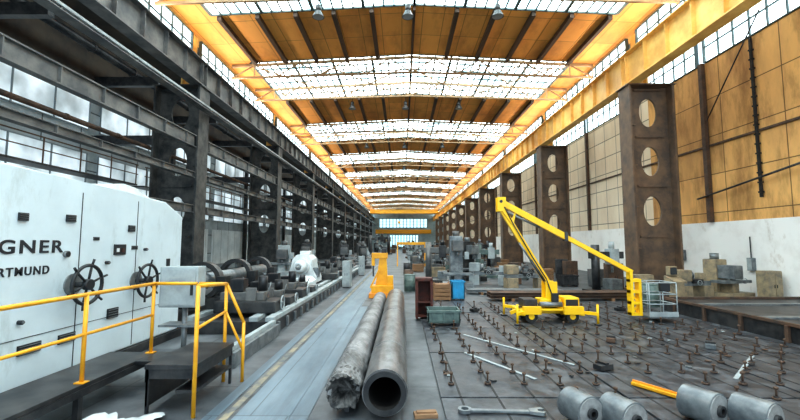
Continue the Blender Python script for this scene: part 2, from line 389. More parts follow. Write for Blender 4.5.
part(gw,'deck',B().box(-.5,.3,.3,P-.3,-.08,0,dark))
b=B(); b.box(.28,.32,.3,P-.3,1.0,1.05,brown); b.box(.28,.32,.3,P-.3,.5,.54,brown)
for i in range(8): b.box(.28,.32,.4+1.85*i,.44+1.85*i,0,1.0,brown)
part(gw,'railing',b)
for k in range(0,6): cp(gw,loc=(-14.5,Y0+P*k,5.65))
def mktruss():
    b=B(); x0,x1=-11.3,12.6; zb=-1.05; n=16
    top=lambda x: rz_(x)-14.95-.12
    bot=lambda x: top(x)+zb+.25*abs(x-XC)/12
    for (a,c) in ((x0,XC),(XC,x1)):
        b.beam((a,0,top(a)),(c,0,top(c)),.14,.16,truss)
        b.beam((a,0,bot(a)),(c,0,bot(c)),.12,.12,truss)
    for i in range(n):
        a=x0+(x1-x0)*i/n; c=x0+(x1-x0)*(i+1)/n
        b.beam((a,0,top(a) if i%2 else bot(a)),(c,0,bot(c) if i%2 else top(c)),.07,.07,truss)
        b.beam((c,0,top(c)),(c,0,bot(c)),.06,.06,truss)
    return b
t=None
for k,(a,c) in enumerate(bands[1:]):
    for y in (a+.2,c-2.6):
        if t is None: t=thing('roof_truss',mktruss(),(0,y,14.95),0,'ochre-brown lattice roof truss under skylights','truss','roof trusses')
        else: cp(t,loc=(0,y,14.95))
br=None
for (a,c) in bands[1:7]:
    for x in (-9.4,-4.6,.6,5.4):
        if br is None:
            b=B(); L=c-3.0-a
            b.beam((0,0,0),(4.6,L,0),.07,.07,truss); b.beam((4.6,0,0),(0,L,0),.07,.07,truss)
            br=thing('roof_bracing',b,(x,a+.3,14.1),0,'crossed ochre wind bracing rods under skylight','bracing','roof wind bracing')
        else: cp(br,loc=(x,a+.3,14.1))
rb0=thing('roof_rib',B().box(-.12,.12,0,1,-.28,-.02,rib),(0,0,0),0,'dark brown timber roof rib','rib','roof ribs')
first=True
for i in range(len(bands)-1):
    y0=bands[i][1]; y1=bands[i+1][0]
    for x in (-9.6,-7.6,-5.6,-3.6,-1.6,.65,2.9,4.9,6.9,8.9,10.9):
        w=.22 if x!=.65 else .14
        o=rb0 if first else cp(rb0)
        first=False
        o.location=(x,y0+.05,rz_(x)); o.scale=(w/.24,y1-y0-.1,1)
def lamp(loc):
    r=root('high_bay_lamp',loc,0,'dark metal high-bay lamp hanging from roof','lamp','high bay lamps')
    part(r,'hanger',B().cyl((0,0,.45),(0,0,.95),.025,lampm,seg=6))
    part(r,'housing',B().cyl((0,0,.2),(0,0,.5),.14,lampm,seg=14))
    part(r,'shade',B().cyl((0,0,-.1),(0,0,.2),.30,lampm,r1=.15,caps=False))
    part(r,'lens',B().cyl((0,0,-.1),(0,0,-.06),.27,lensm))
    return r
lp=lamp((.3,19.2,13.9))
for k in range(0,6):
    for x in (-4.2,.3,4.8):
        if k or x!=.3: cp(lp,loc=(x,19.2+P*k,13.9))
r=root('overhead_crane',(0,132,HC+1.92),0,'orange-yellow overhead travelling crane spanning hall','crane')
b=B().box(XL+.3,XR-.2,-.5,.5,-.7,.6,yellow); b.box(XL+.3,XR-.2,1.6,2.2,-.7,.6,yellow); part(r,'bridge_girder',b)
part(r,'end_carriage',B().box(XL-.5,XL+.35,-1.2,3,0,.6,dark)); part(r,'end_carriage',B().box(XR-.35,XR+.5,-1.2,3,0,.6,dark))
part(r,'trolley',B().box(-2,0,-.6,2.3,.6,.9,dark)); part(r,'hook_block',B().cyl((-1,1.1,-4),(-1,1.1,-3.2),.4,yellow).cyl((-1,1.1,-3.2),(-1,1.1,.6),.05,dark,seg=6))
b=B(); b.beam((0,0,0),(0,0,7.6),.09,.11,dark2)
for i in range(16): b.box(-.08,.08,-.08,.08,.2+.45*i,.27+.45*i,dark2)
thing('cable_chain',b,(WR-.12,18.3,4.6),0,'black hanging cable chain against tan wall','cable')
thing('pipe_run',B().path([(0,0,0),(0,-6,.9),(0,-9,1.1)],.05,dark),(WR-.32,22,4.9),0,'thin dark conduit along tan wall','pipe','wall conduits')
thing('suspension_cable',B().path([(0,0,0),(-1.4,-5,3.2)],.03,dark,6),(WR-.32,21,9.0),0,'thin dark slanted stay cable','cable')
# ---------------------------------------------------------------- floor areas
thing('trim_1',B().box(-2.60,-2.49,3,60,.0,.006,line),label='faded worn ochre floor line beside the walkway',kind='structure')
thing('steel_walkway',B().box(-2.42,-1.62,3.0,46,0,.010,walk).box(-1.61,-1.35,3.0,16,0,.010,walk),label='worn blue-grey steel plate walkway beside long pipes',cat='walkway')
thing('steel_walkway',B().box(-2.85,-2.66,3.0,46,0,.010,walk),label='narrow blue-grey plate strip beside the lathe bed',cat='walkway')
pl=None
for i in range(3):
    for j in range(5):
        loc=(.62+2.98*i,4.0+2.62*j,0)
        if pl is None:
            b=B().box(0,2.93,0,2.57,0,.05,platem,.012)
            for q in range(5): b.box(.30+.585*q,.335+.585*q,.0,2.57,.045,.054,dark2)
            pl=thing('clamping_plate',b,loc,0,'matte dark cast-iron clamping plate with slots','floor plate','clamping plates')
        else: cp(pl,loc=loc)
def stud():
    r=root('clamping_stud',(1,1,.055),0,'short rusty threaded stud with nut on iron plate','stud','clamping studs')
    part(r,'base_nut',B().cyl((0,0,0),(0,0,.035),.06,brown,seg=6).cyl((0,0,.035),(0,0,.055),.04,dark,seg=8))
    part(r,'threaded_rod',B().cyl((0,0,.055),(0,0,.22),.016,brown,seg=8))
    part(r,'top_nut',B().cyl((0,0,.175),(0,0,.21),.034,brown,seg=6))
    return r
blocks=[(5.2,10.2,1.0),(7.2,9.6,.9),(3.9,8.0,.4),(2.6,14.6,.6),(7.9,14.8,.2)]
st=None; nst=0
for i in range(14):
    for j in range(16):
        if random.random()<.05: continue
        x=.85+.63*i+random.uniform(-.02,.02); y=5.9+.64*j+random.uniform(-.025,.025)
        if 3.0<x<6.4 and 11.8<y<14.2: continue
        if x>7 and 12.3<y<13.7: continue
        if y>15.9 and x>1: continue
        if 11.8<y<13.9 and x<2: continue
        if x>9.2: continue
        if y<6.6 and (.9<x<2.6 or x<1): continue
        if 3.9<x<4.8 and y<7.3: continue
        if y<6.3 and (2.0<x<3.4 or x>3.8): continue
        if any((x-p[0])**2+(y-p[1])**2<.12 for p in blocks): continue
        nst+=1
        if st is None: st=stud(); st.location=(x,y,.055)
        else: cp(st,loc=(x,y,.055),sc=(1,1,random.uniform(.75,1.2)))
for (x,y,L,rz) in ((2.55,9.6,3.2,-.97),(1.9,8.3,2.0,-1.05),(6.8,8.2,2.2,.75)):
    thing('steel_strip',B().box(-L/2,L/2,-.035,.035,0,.012,lgrey),(x,y,.057),rz,'thin pale steel strip lying flat on plates','strip','pale steel strips')
b=B().box(9.75,15.9,3,15.2,.0,.42,dark)
b.box(9.7,9.8,3,15.2,.42,.5,brown); b.box(9.7,15.9,15.1,15.25,.42,.5,brown)
for i in range(5): b.box(9.9,15.9,4+2.4*i,4.25+2.4*i,.42,.47,grey)
for i in range(9): b.box(9.68,9.75,3.3+1.4*i,3.4+1.4*i,.0,.42,brown)
thing('raised_steel_platform',b,label='low dark steel platform with rusty edge angle',cat='platform')
# ---------------------------------------------------------------- pipes
r=root('steel_pipe',(-.24,5.75,.425),0,'long grimy grey steel pipe with dark open end','pipe')
part(r,'pipe_barrel',B().tube((0,.0,0),(0,9.9,0),.32,.245,pipem,bore,56))
part(r,'end_collar',B().tube((0,-.04,0),(0,.08,0),.30,.225,dark,bore,56),label='darker machined end ring')
for y in (1.6,5.2,8.8): part(r,'weld_seam',B().tube((0,y,0),(0,y+.04,0),.324,.315,grey,grey,48))
r=root('steel_pipe',(-.85,6.1,.365),0,'long slim grimy pipe with ragged wrapping at its end','pipe')
part(r,'pipe_barrel',B().tube((0,.1,0),(0,9.7,0),.235,.18,pipew,bore,40))
b=B(); NS,NL=44,30; V=[]
prof=[(.02,.42),(-.08,.66),(-.16,.86),(-.14,.98)]
for j in range(NL):
    row=[]; y=(prof[j][0] if j<4 else -.11+1.9*(j-4)/(NL-5))
    for i in range(NS):
        a=2*math.pi*i/NS
        R=.248+random.uniform(-.003,.009)+.008*math.sin(5*a+y*9)
        yy=y+random.uniform(-.012,.012)
        if j<4:
            R*=prof[j][1]*(1+.03*math.sin(5*a+1)+random.uniform(-.04,.04)); yy+=.03*math.sin(2*a+j)+random.uniform(-.03,.03)
        if j==NL-1: yy+=random.uniform(-.15,.15)
        row.append(b.bm.verts.new((R*math.cos(a),yy,R*math.sin(a))))
    V.append(row)
fsd=[];fsw=[]
for j in range(NL-1):
    for i in range(NS):
        f=b.bm.faces.new((V[j][i],V[j][(i+1)%NS],V[j+1][(i+1)%NS],V[j+1][i]))
        (fsd if j<3 or (j<9 and random.random()<.3) else fsw).append(f)
fsd.append(b.bm.faces.new(V[0]))
b._tag(fsd,wrapd,False); b._tag(fsw,pipew,False)
part(r,'torn_wrapping',b,label='ragged dark protective wrapping')
for i in range(10): 
    a=random.uniform(0,6.28); b=B(); x=.21*math.cos(a); z=.21*math.sin(a); y=-.16+random.uniform(-.03,.05)
    b.prism([(x,z),(x+.05,z+.03),(x+.04,z-.07),(x-.02,z-.05)],'y',y,y+.012,random.choice((wrapd,dark,pipew))); part(r,'wrapping_shred',b)
ck=None
for y in (6.9,9.4,12.2,14.9):
    if ck is None: ck=thing('timber_chock',B().box(-1.10,.05,-.10,.10,0,.09,wood2,.01),(0,y,.012),0,'dirty dark timber chock beneath the long pipes','chock','pipe chocks')
    else: cp(ck,loc=(0,y,.012))
thing('wood_block',B().box(-.17,.17,-.08,.08,0,.06,wood,.01).box(-.13,.15,-.04,.04,.06,.085,wood),(.34,6.0,.0),.1,'short reddish-brown timber block beside pipe end','block')
# ---------------------------------------------------------------- lathe headstock
r=root('lathe_headstock',(-6.05,3.2,0),0,'huge white-painted lathe headstock with black lettering and handwheels','lathe')
b=B(); b.prism([(0,.2),(0,3.84),(5.4,3.62),(7.0,3.55),(7.8,3.22),(7.8,.2)],'x',-3.7,0,white)
bmesh.ops.bevel(b.bm,geom=[e for e in b.bm.edges],offset=.06,segments=3,affect='EDGES',profile=.6)
b._tag(b.bm.faces[:],white)
part(r,'gear_housing',b)
part(r,'machine_base',B().box(-3.8,.05,-.05,7.9,0,.2,dark,.04))
b=B(); b.prism([(5.5,3.55),(7.1,3.5),(6.9,3.62),(6.3,3.82),(5.9,3.86),(5.6,3.8)],'x',-1.3,-.35,white2); part(r,'top_cover',b,label='small raised white top cover')
b=B()
for y in (2.55,4.3,5.9): b.box(0,.008,y,y+.014,.25,3.45,slotm)
b.box(0,.008,.1,7.7,.98,.99,slotm)
part(r,'panel_seam',b)
def vent(y,z,w,h): 
    b=B().box(0,.03,0,w,0,h,slotm)
    for i in range(4): b.box(.0,.045,.01,w-.01,h*(i+.3)/4,h*(i+.55)/4,grey)
    part(r,'vent',b,(0.005,y,z))
for (y,z,w,h) in ((3.05,2.85,.16,.13),(3.95,2.88,.2,.13),(5.6,2.75,.2,.14),(3.2,.72,.4,.16),(3.95,.72,.35,.16),(5.1,.95,.3,.2)): vent(y,z,w,h)
def handwheel(y,z,R):
    b=B(); b.torus((.28,0,0),(1,0,0),R,.032,slotm,36,8)
    b.cyl((0,0,0),(.3,0,0),.05,dark,seg=12); b.cyl((.24,0,0),(.34,0,0),.10,slotm,seg=16)
    for i in range(6):
        a=math.pi*2*i/6+.3; b.cyl((.28,.07*math.cos(a),.07*math.sin(a)),(.28,R*math.cos(a),R*math.sin(a)),.022,slotm,seg=8)
        b.cyl((.28,R*math.cos(a),R*math.sin(a)),(.30,(R+.12)*math.cos(a),(R+.12)*math.sin(a)),.022,slotm,seg=8)
    b.cyl((0,0,0),(.02,0,0),.2,grey,seg=24)
    part(r,'handwheel',b,(0,y,z),label='black spoked handwheel')
handwheel(4.2,1.74,.35); handwheel(5.95,1.65,.36)
def knob(y,z,R=.05):
    part(r,'knob',B().cyl((0,0,0),(.07,0,0),R,slotm,seg=12).cyl((.07,0,0),(.09,0,0),R*.6,grey,seg=12),(0,y,z))
for (y,z) in ((5.0,2.1),(3.2,1.25),(6.2,2.35)): knob(y,z,.035)
for (y,z,w,h) in ((4.62,2.55,.16,.07),(5.75,2.35,.2,.09),(7.1,1.9,.16,.2)):
    part(r,'instruction_plate',B().box(0,.012,0,w,0,h,grey).box(.012,.016,.01,w-.01,.01,h-.01,slotm),(0,y,z))
part(r,'control_panel',B().box(0,.03,0,.34,0,.22,slotm).box(.03,.045,.05,.12,.06,.14,white2).box(.03,.045,.2,.27,.06,.14,red),(0,5.2,2.25))
part(r,'sight_glass',B().cyl((0,0,0),(.05,0,0),.06,grey,seg=16).cyl((.05,0,0),(.06,0,0),.045,slotm,seg=16),(0,4.0,2.3))
def text(body,y0,y1,zc,h,par,nm,off=.02):
    cu=bpy.data.curves.new(nm,'FONT'); cu.body=body; cu.extrude=.01; cu.offset=off; cu.space_character=1.2
    o=bpy.data.objects.new(nm,cu); COL.objects.link(o); bpy.context.view_layer.update()
    me=bpy.data.meshes.new_from_object(o.evaluated_get(bpy.context.evaluated_depsgraph_get()))
    COL.objects.unlink(o); bpy.data.objects.remove(o)
    xs=[v.co.x for v in me.vertices]; ys=[v.co.y for v in me.vertices]
    sx=(y1-y0)/(max(xs)-min(xs)); sy=h/(max(ys)-min(ys))
    for v in me.vertices:
        x,y,z=v.co; v.co=(z*.5+.008,y0+(x-min(xs))*sx,zc-h/2+(y-min(ys))*sy)
    me.materials.clear(); me.materials.append(letter)
    o=bpy.data.objects.new(nm,me); COL.objects.link(o); o.parent=par; o['label']='black painted lettering '+body
    return o
text('WAGNER',2.00,3.94,2.44,.22,r,'lettering',.018); text('DORTMUND',2.47,3.68,2.05,.14,r,'lettering',.018)
# ---------------------------------------------------------------- platform + railing + landing
r=root('operator_platform',(-5.98,2.6,0),0,'dark steel operator platform along the machine','platform')
part(r,'deck_plate',B().box(.60,1.45,0,4.95,.44,.5,dark,.01).box(1.45,2.15,4.35,4.95,.44,.5,dark,.01))
b=B(); b.box(1.4,1.47,0,4.95,.34,.44,dark); b.box(.62,1.47,.1,.18,.34,.44,dark); b.box(.62,1.47,4.8,4.88,.34,.44,dark); b.box(.62,.70,0,4.95,.36,.44,dark)
for y in (.1,1.6,3.2,4.80): b.box(1.35,1.43,y,y+.08,0,.36,dark)
for y in (.1,1.6,3.2,4.80): b.box(.62,.70,y,y+.08,0,.40,dark)
part(r,'support_frame',b)
r2=root('access_landing',(-3.80,6.05,0),0,'thin raised dark steel step plate on slim supports','landing')
part(r2,'deck_plate',B().box(.0,.76,0,1.35,.64,.71,dark,.008))
b=B(); b.box(.02,.74,.02,.05,.50,.66,dark); b.box(.02,.74,1.30,1.33,.50,.66,dark); b.box(.02,.05,.02,1.33,.5,.66,dark); b.box(.71,.74,.02,1.33,.50,.66,dark)
for x in (.02,.70):
    for y in (.02,1.29): b.box(x,x+.04,y,y+.04,0,.60,dark)
b.box(.02,.05,.02,1.33,.1,.5,dark)
part(r2,'support_frame',b)
part(r2,'step',B().box(.44,.74,.06,1.29,.28,.33,dark))
rr=root('safety_railing',(-4.6,2.7,.5),0,'long yellow tubular safety railing beside handwheels','railing')
for y in (.9,3.2,4.79): part(rr,'post',B().cyl((0,y,0),(0,y,1.25),.030,yellow,seg=10).box(-.07,.07,y-.06,y+.06,0,.015,yellow))
part(rr,'top_rail',B().path([(0,0,1.25),(0,4.79,1.25),(.80,4.79,1.25)],.030,yellow)); part(rr,'mid_rail',B().path([(0,0,.68),(0,4.79,.68)],.024,yellow))
rr=root('stair_handrail',(-3.84,6.0,0),0,'yellow tubular handrail sloping down beside landing','railing')
part(rr,'post',B().cyl((.84,-.05,0),(.84,-.05,1.87),.030,yellow,seg=10)); part(rr,'post',B().cyl((.60,1.46,0),(.60,1.46,1.75),.030,yellow,seg=10))
part(rr,'top_rail',B().path([(.08,1.49,1.75),(.60,1.46,1.75),(.84,-.05,1.87)],.030,yellow)); part(rr,'slope_rail',B().path([(.60,1.46,1.75),(.94,1.46,1.05),(.94,1.46,.0)],.030,yellow)); part(rr,'mid_rail',B().path([(.60,1.46,1.25),(.94,1.46,.55)],.024,yellow)); part(rr,'mid_rail',B().path([(.60,1.46,1.25),(.84,-.05,1.25)],.024,yellow))
r=root('control_cabinet',(-4.30,7.95,0),0,'light grey electrical control box on post','control box')
part(r,'post',B().cyl((.05,0,0),(.05,0,1.28),.05,grey,seg=12).box(-.12,.15,-.12,.12,0,.02,grey))
part(r,'cabinet_body',B().box(-.38,.36,-.16,.16,1.26,2.04,lgrey,.02)); part(r,'cabinet_door',B().box(-.34,.32,-.18,-.16,1.30,2.0,lgrey,.008))
part(r,'door_handle',B().box(.24,.28,-.21,-.18,1.5,1.7,slotm)); part(r,'shelf',B().box(-.35,.36,-.2,.2,.9,.94,grey))
b=B(); n=14; V=[[b.bm.verts.new((1.0*i/n+.04*random.uniform(-1,1),.70*j/n+.03*random.uniform(-1,1)+.12*math.sin(i*.6),.03+.035*abs(math.sin(i*.9+j*.5))+random.uniform(0,.03))) for j in range(n+1)] for i in range(n+1)]
b._tag([b.bm.faces.new((V[i][j],V[i+1][j],V[i+1][j+1],V[i][j+1])) for i in range(n) for j in range(n)],cloth,True)
thing('plastic_sheet',b,(-4.35,5.12,0),.08,'crumpled whitish plastic sheet lying on floor','sheet')
# ---------------------------------------------------------------- lathe bed and equipment
r=root('lathe_bed',(-6.1,11.2,0),0,'long grey lathe bed with polished guide ways','lathe bed')
part(r,'bed_casting',B().box(-2.6,2.6,0,26,0,.34,dark,.02))
for x in (-1.6,.2,2.0,2.45): part(r,'guide_way',B().box(x-.12,x+.12,0,26,.34,.46,lgrey,.015),label='bright polished guide way')
for i in range(30): part(r,'side_bracket',B().box(2.6,2.66,.2+.86*i,.34+.86*i,.02,.3,grey))
r=root('guide_rail_strip',(-3.45,8.2,0),0,'pale steel rail strip beside lathe','rail')
part(r,'rail_base',B().box(-.25,.1,0,2.95,0,.3,grey,.01)); part(r,'rail_head',B().box(-.12,0,0,2.95,.3,.4,lgrey,.01))
def steady(y,R,m,lab,x=-6.6):
    r=root('steady_rest',(x,y,.46),0,lab,'steady rest','steady rests')
    b=B(); b.tube((0,-.14,.85),(0,.14,.85),R,R*.76,m,m,28); part(r,'ring_frame',b)
    part(r,'foot',B().box(-R*1.1,R*1.1,-.3,.3,0,.85-R*.85,m,.03)); part(r,'hinge_box',B().box(R*.85,R*1.3,-.2,.2,.5,1.0,m,.03))
    for a in (math.radians(90),math.radians(210),math.radians(330)):
        part(r,'jaw',B().cyl((R*.77*math.cos(a),0,.85+R*.77*math.sin(a)),(.25*math.cos(a),0,.85+.25*math.sin(a)),.05,grey,seg=10))
    return r
AX=-6.3
for y in (12.8,15.3,17.6): steady(y,.60,dark,'black ring-shaped steady rest on lathe bed',AX)
def carriage(x,y,s,lab):
    r=root('tool_carriage',(x,y,.46),0,lab,'lathe carriage','tool carriages')
    part(r,'saddle',B().box(-.6,1.2,-.5,.5,0,.28,dark,.04)); part(r,'cross_slide',B().box(-.5,.8,-.3,.3,.28,.48,leftgird,.03)); part(r,'tool_post',B().box(-.25,.15,-.2,.2,.48,.8,dark,.03))
    part(r,'hand_crank',B().torus((1.28,0,.2),(1,0,0),.17,.02,lgrey,20,6).cyl((1.2,0,.2),(1.3,0,.2),.04,grey))
    part(r,'motor',B().cyl((.6,.2,.48),(.6,.2,.85),.14,dark)); part(r,'lever',B().cyl((.9,-.4,.28),(1.05,-.42,.75),.018,grey,seg=8)); part(r,'feed_box',B().box(.3,.6,-.42,-.3,.28,.6,leftgird,.02))
    r.scale=(1,1,s)
    return r
for (y,s) in ((12.3,1.2),(13.9,.9),(15.6,1.1),(17.2,.8),(23.0,1.2),(25.5,1.0),(29.0,1.3)): carriage(-4.9,y,s,'dark low lathe carriage with crank and levers')
r=root('lathe_tailstock',(-5.1,20.4,.46),0,'white angular cast lathe tailstock with tapered nose','tailstock')
b=B(); b.prism([(-.9,0),(.8,0),(.8,.3),(.55,.75),(.5,1.35),(.25,1.6),(-.35,1.6),(-.6,1.3),(-.65,.75),(-.9,.4)],'y',.2,1.8,white2); bmesh.ops.bevel(b.bm,geom=[e for e in b.bm.edges],offset=.04,segments=2,affect='EDGES'); b._tag(b.bm.faces[:],white2); part(r,'tailstock_body',b)
b=B(); b.cyl((0,-.15,.95),(0,.2,.95),.46,white2,seg=10,smooth=False); b.cyl((0,-.7,.95),(0,-.15,.95),.24,white2,r1=.4,seg=24); part(r,'barrel',b); part(r,'rear_cap',B().cyl((0,1.8,.95),(0,2.1,.95),.38,white2,seg=24))
part(r,'centre_point',B().cyl((0,-1.1,.95),(0,-.7,.95),.03,grey,r1=.16)); part(r,'clamp_block',B().box(.5,.85,.5,1.0,.3,.85,grey,.03)); part(r,'gear_cover',B().box(-.3,.3,.8,1.4,1.6,1.8,white2,.04)); part(r,'hand_crank',B().torus((.95,1.3,.6),(1,0,0),.2,.02,dark,20,6).cyl((.6,1.3,.6),(.97,1.3,.6),.04,dark))
r.scale=(.9,.9,.9)
thing('forged_shaft',B().cyl((0,0,0),(0,6.2,0),.24,grey,seg=24).cyl((0,-.8,0),(0,0,0),.4,dark,seg=24).cyl((0,6.2,0),(0,6.9,0),.15,grey,seg=24),(AX,11.9,1.31),0,'long grey forged shaft held by steady rests','shaft')
thing('bed_cover',B().box(-.4,.4,-1.0,1.0,0,.25,white2,.05).prism([(-.4,.25),(.4,.25),(.2,.45),(-.2,.45)],'y',-.9,.9,white2),(-4.6,18.8,.46),0,'white sheet-metal guard on lathe bed','guard')
def mill(loc,rz,h,m1,m2,lab,g=None):
    r=root('milling_machine',loc,rz,lab,'machine tool',g)
    part(r,'machine_base',B().box(-.8,.8,-.7,.75,0,.3,m1,.03)); part(r,'machine_column',B().box(-.36,.36,.1,.7,.3,h,m1,.05))
    part(r,'spindle_head',B().box(-.30,.30,-.6,.1,h-.85,h-.25,m2,.05).cyl((0,-.35,h-1.15),(0,-.35,h-.85),.1,grey))
    part(r,'work_table',B().box(-.8,.8,-.6,.08,.72,.84,grey,.01).box(-.2,.2,-.45,.08,.3,.72,m1))
    part(r,'motor',B().cyl((0,.4,h),(0,.4,h+.28),.18,m2)); part(r,'control_box',B().box(.42,.66,-.2,.1,h*.55,h*.55+.4,lgrey,.02).cyl((.3,0,h*.6),(.45,0,h*.6),.03,grey,seg=8))
    part(r,'hand_crank',B().torus((.88,-.25,.78),(1,0,0),.12,.015,lgrey,18,6).cyl((.8,-.25,.78),(.9,-.25,.78),.03,grey,seg=8))
    return r
def drill(loc,rz,h,m1,m2,lab,g=None):
    r=root('radial_drill',loc,rz,lab,'machine tool',g)
    part(r,'base_plate',B().box(-.5,1.3,-.45,.45,0,.18,m1,.02)); part(r,'drill_column',B().cyl((0,0,.18),(0,0,h),.2,m1))
    part(r,'radial_arm',B().box(-.3,1.5,-.15,.15,h-.7,h-.35,m1,.03)); part(r,'drill_head',B().box(.7,1.15,-.28,.25,h-1.0,h-.2,m2,.04).cyl((.92,0,h-1.4),(.92,0,h-1.0),.06,grey))
    part(r,'motor',B().cyl((.92,0,h-.2),(.92,0,h+.15),.14,m2)); part(r,'box_table',B().box(.6,1.2,-.35,.35,.18,.7,grey,.02)); return r
def engine_lathe(loc,rz,m1,lab,g=None,L=2.4):
    r=root('engine_lathe',loc,rz,lab,'machine tool',g)
    part(r,'pedestal',B().box(-L/2,-L/2+.6,-.35,.35,0,.6,m1,.02)); part(r,'pedestal',B().box(L/2-.5,L/2,-.35,.35,0,.6,m1,.02))
    part(r,'bed',B().box(-L/2,L/2,-.24,.24,.6,.8,grey,.02)); part(r,'headstock',B().box(-L/2,-L/2+.65,-.3,.3,.8,1.3,m1,.04))
    part(r,'chuck',B().cyl((-L/2+.65,0,1.05),(-L/2+.85,0,1.05),.2,grey)); part(r,'tailstock',B().box(L/2-.45,L/2-.15,-.16,.16,.8,1.15,m1,.03))
    part(r,'carriage',B().box(-.2,.3,-.38,.38,.72,.9,dark,.02).box(-.05,.12,-.1,.1,.9,1.08,grey)); part(r,'hand_crank',B().torus((.05,-.42,.75),(0,1,0),.11,.014,lgrey,18,6).cyl((.05,-.38,.75),(.05,-.43,.75),.03,grey,seg=8))
    return r
def cabinet(loc,rz,w,h,m,lab,g=None):
    r=root('steel_cabinet',loc,rz,lab,'cabinet',g)
    part(r,'cabinet_body',B().box(-w/2,w/2,-.25,.25,.05,h,m,.01)) 
    for s in (-1,1):
        d=part(r,'cabinet_door',B().box(min(s*.01,s*(w/2-.02)),max(s*.01,s*(w/2-.02)),-.275,-.25,.1,h-.05,m,.005))
        part(d,'handle',B().box(s*.06-.01,s*.06+.01,-.30,-.275,h*.45,h*.55,slotm))
    part(r,'plinth',B().box(-w/2+.03,w/2-.03,-.22,.22,0,.05,dark)); return r
def crate(loc,rz,w,d,h,m,lab,g=None):
    b=B() 
    for x in (-w/2,w/2-.06):
        for y in (-d/2,d/2-.06): b.box(x,x+.06,y,y+.06,0,h,m)
    n=max(2,int(h/.16))
    for i in range(n):
        z=.04+i*(h-.06)/n; zz=z+(h-.06)/n-.03
        b.box(-w/2-.02,w/2+.02,-d/2-.02,-d/2,z,zz,m); b.box(-w/2-.02,w/2+.02,d/2,d/2+.02,z,zz,m); b.box(-w/2-.02,-w/2,-d/2,d/2,z,zz,m); b.box(w/2,w/2+.02,-d/2,d/2,z,zz,m)
    b.box(-w/2,w/2,-d/2,d/2,h-.08,h-.04,m)
    return thing('crate',b,loc,rz,lab,'crate',g)
def bin_(loc,rz,w,d,h,m,lab,nm='steel_bin'):
    r=root(nm,loc,rz,lab,'container'); b=B(); t=.03
    b.box(-w/2,w/2,-d/2,d/2,.08,.12,m); b.box(-w/2,-w/2+t,-d/2,d/2,.1,h,m); b.box(w/2-t,w/2,-d/2,d/2,.1,h,m); b.box(-w/2,w/2,-d/2,-d/2+t,.1,h,m); b.box(-w/2,w/2,d/2-t,d/2,.1,h,m)
    for x in (-w/3,0,w/3): b.box(x-.03,x+.03,-d/2-.03,-d/2,.1,h,m)
    part(r,'bin_body',b); part(r,'rim',B().box(-w/2-.03,w/2+.03,-d/2-.04,-d/2,h-.06,h,m)); part(r,'rim',B().box(-w/2-.03,w/2+.03,d/2,d/2+.04,h-.06,h,m))
    for x in (-w/2+.08,w/2-.08): part(r,'foot',B().box(x-.06,x+.06,-d/2+.02,d/2-.02,0,.08,dark))
    return r
def stack(loc,rz,L,n,m,lab,g=None):
    b=B()
    for k in range(n):
        z=.12+.13*k
        for q in (-.3,0,.3): 
            b.box(-L/2,L/2,q-.12,q+.12,z,z+.02,m); b.box(-L/2,L/2,q-.12,q+.12,z+.1,z+.12,m); b.box(-L/2,L/2,q-.015,q+.015,z+.02,z+.1,m)
    b.box(-L*.35-.06,-L*.35+.06,-.5,.5,0,.12,wood); b.box(L*.35-.06,L*.35+.06,-.5,.5,0,.12,wood)
    return thing('beam_stack',b,loc,rz,lab,'steel beams',g)
def drum(loc,m,lab,g=None):
    b=B().cyl((0,0,0),(0,0,.88),.29,m,seg=24)
    for z in (.02,.3,.58,.86): b.torus((0,0,z),(0,0,1),.292,.015,m,24,6)
    b.cyl((.12,0,.88),(.12,0,.9),.04,dark,seg=10)
    return thing('oil_drum',b,loc,0,lab,'drum',g)
r=root('steel_stand',(.72,13.4,.062),0,'dark red-brown primed steel stand with open frame','stand')
part(r,'frame_body',B().box(-.28,-.2,-.25,.25,0,1.25,red).box(.2,.28,-.25,.25,0,1.25,red).box(-.28,.28,.2,.25,0,1.25,red).box(-.28,.28,-.25,.25,1.2,1.3,red,.01))
part(r,'shelf',B().box(-.2,.2,-.24,.2,.5,.55,red)); part(r,'shelf',B().box(-.2,.2,-.24,.2,.05,.1,red))
bin_((1.25,12.4,.062),0,.95,.7,.45,green,'grey-green steel parts bin with ribs')
bin_((2.45,17.9,0),0,.55,.5,.85,blue,'bright blue steel bin')
crate((1.75,17.9,0),0,.7,.6,.75,wood,'pale wooden crate beside blue bin'); crate((1.05,18.4,0),.1,.5,.6,.9,orange,'orange slatted crate beside wooden crate')
placed=[(2.9,18,.5),(1.75,17.9,.6),(1,18.4,.5)]
def ok(x,y,rr,force=False):
    if not force and any((x-p[0])**2+(y-p[1])**2<(rr+p[2])**2 for p in placed): return False
    placed.append((x,y,rr)); return True
def P3(x,y,rr): placed.append((x,y,rr)); return (x,y,0)
mill(P3(3.1,22.8,1.2),0,2.9,grey,leftgird,'tall grey vertical milling machine'); mill(P3(4.6,27,1.3),.4,2.6,dark,grey,'dark vertical milling machine')
stack((6.9,17.9,0),.03,6.2,2,brown,'long rusty steel beams stacked on timbers'); stack((5.5,20.0,0),-.05,4.6,1,grey,'grey steel beams laid on timbers')
for q in range(7): placed.append((4+q,17.9,.6)); placed.append((3.2+q*.75,20.0,.7))
r=root('lifting_stand',(-.95,18.8,0),0,'angular yellow lifting stand with blocky arm','lifting gear')
part(r,'base_frame',B().box(-.55,.65,-.5,.5,0.012,.22,orange,.02).box(-.45,.55,-.4,.4,.22,.55,yellow,.02))
b=B(); b.prism([(-.28,.55),(.30,.55),(.22,1.9),(-.08,1.9)],'y',-.12,.12,yellow); part(r,'mast',b)
b=B(); b.box(-.46,.28,-.17,.17,1.78,2.04,yellow,.02); b.box(-.46,-.32,-.14,.14,1.45,1.8,yellow,.01); b.box(.0,.24,-.14,.14,2.04,2.24,dark,.01); part(r,'lifting_arm',b)
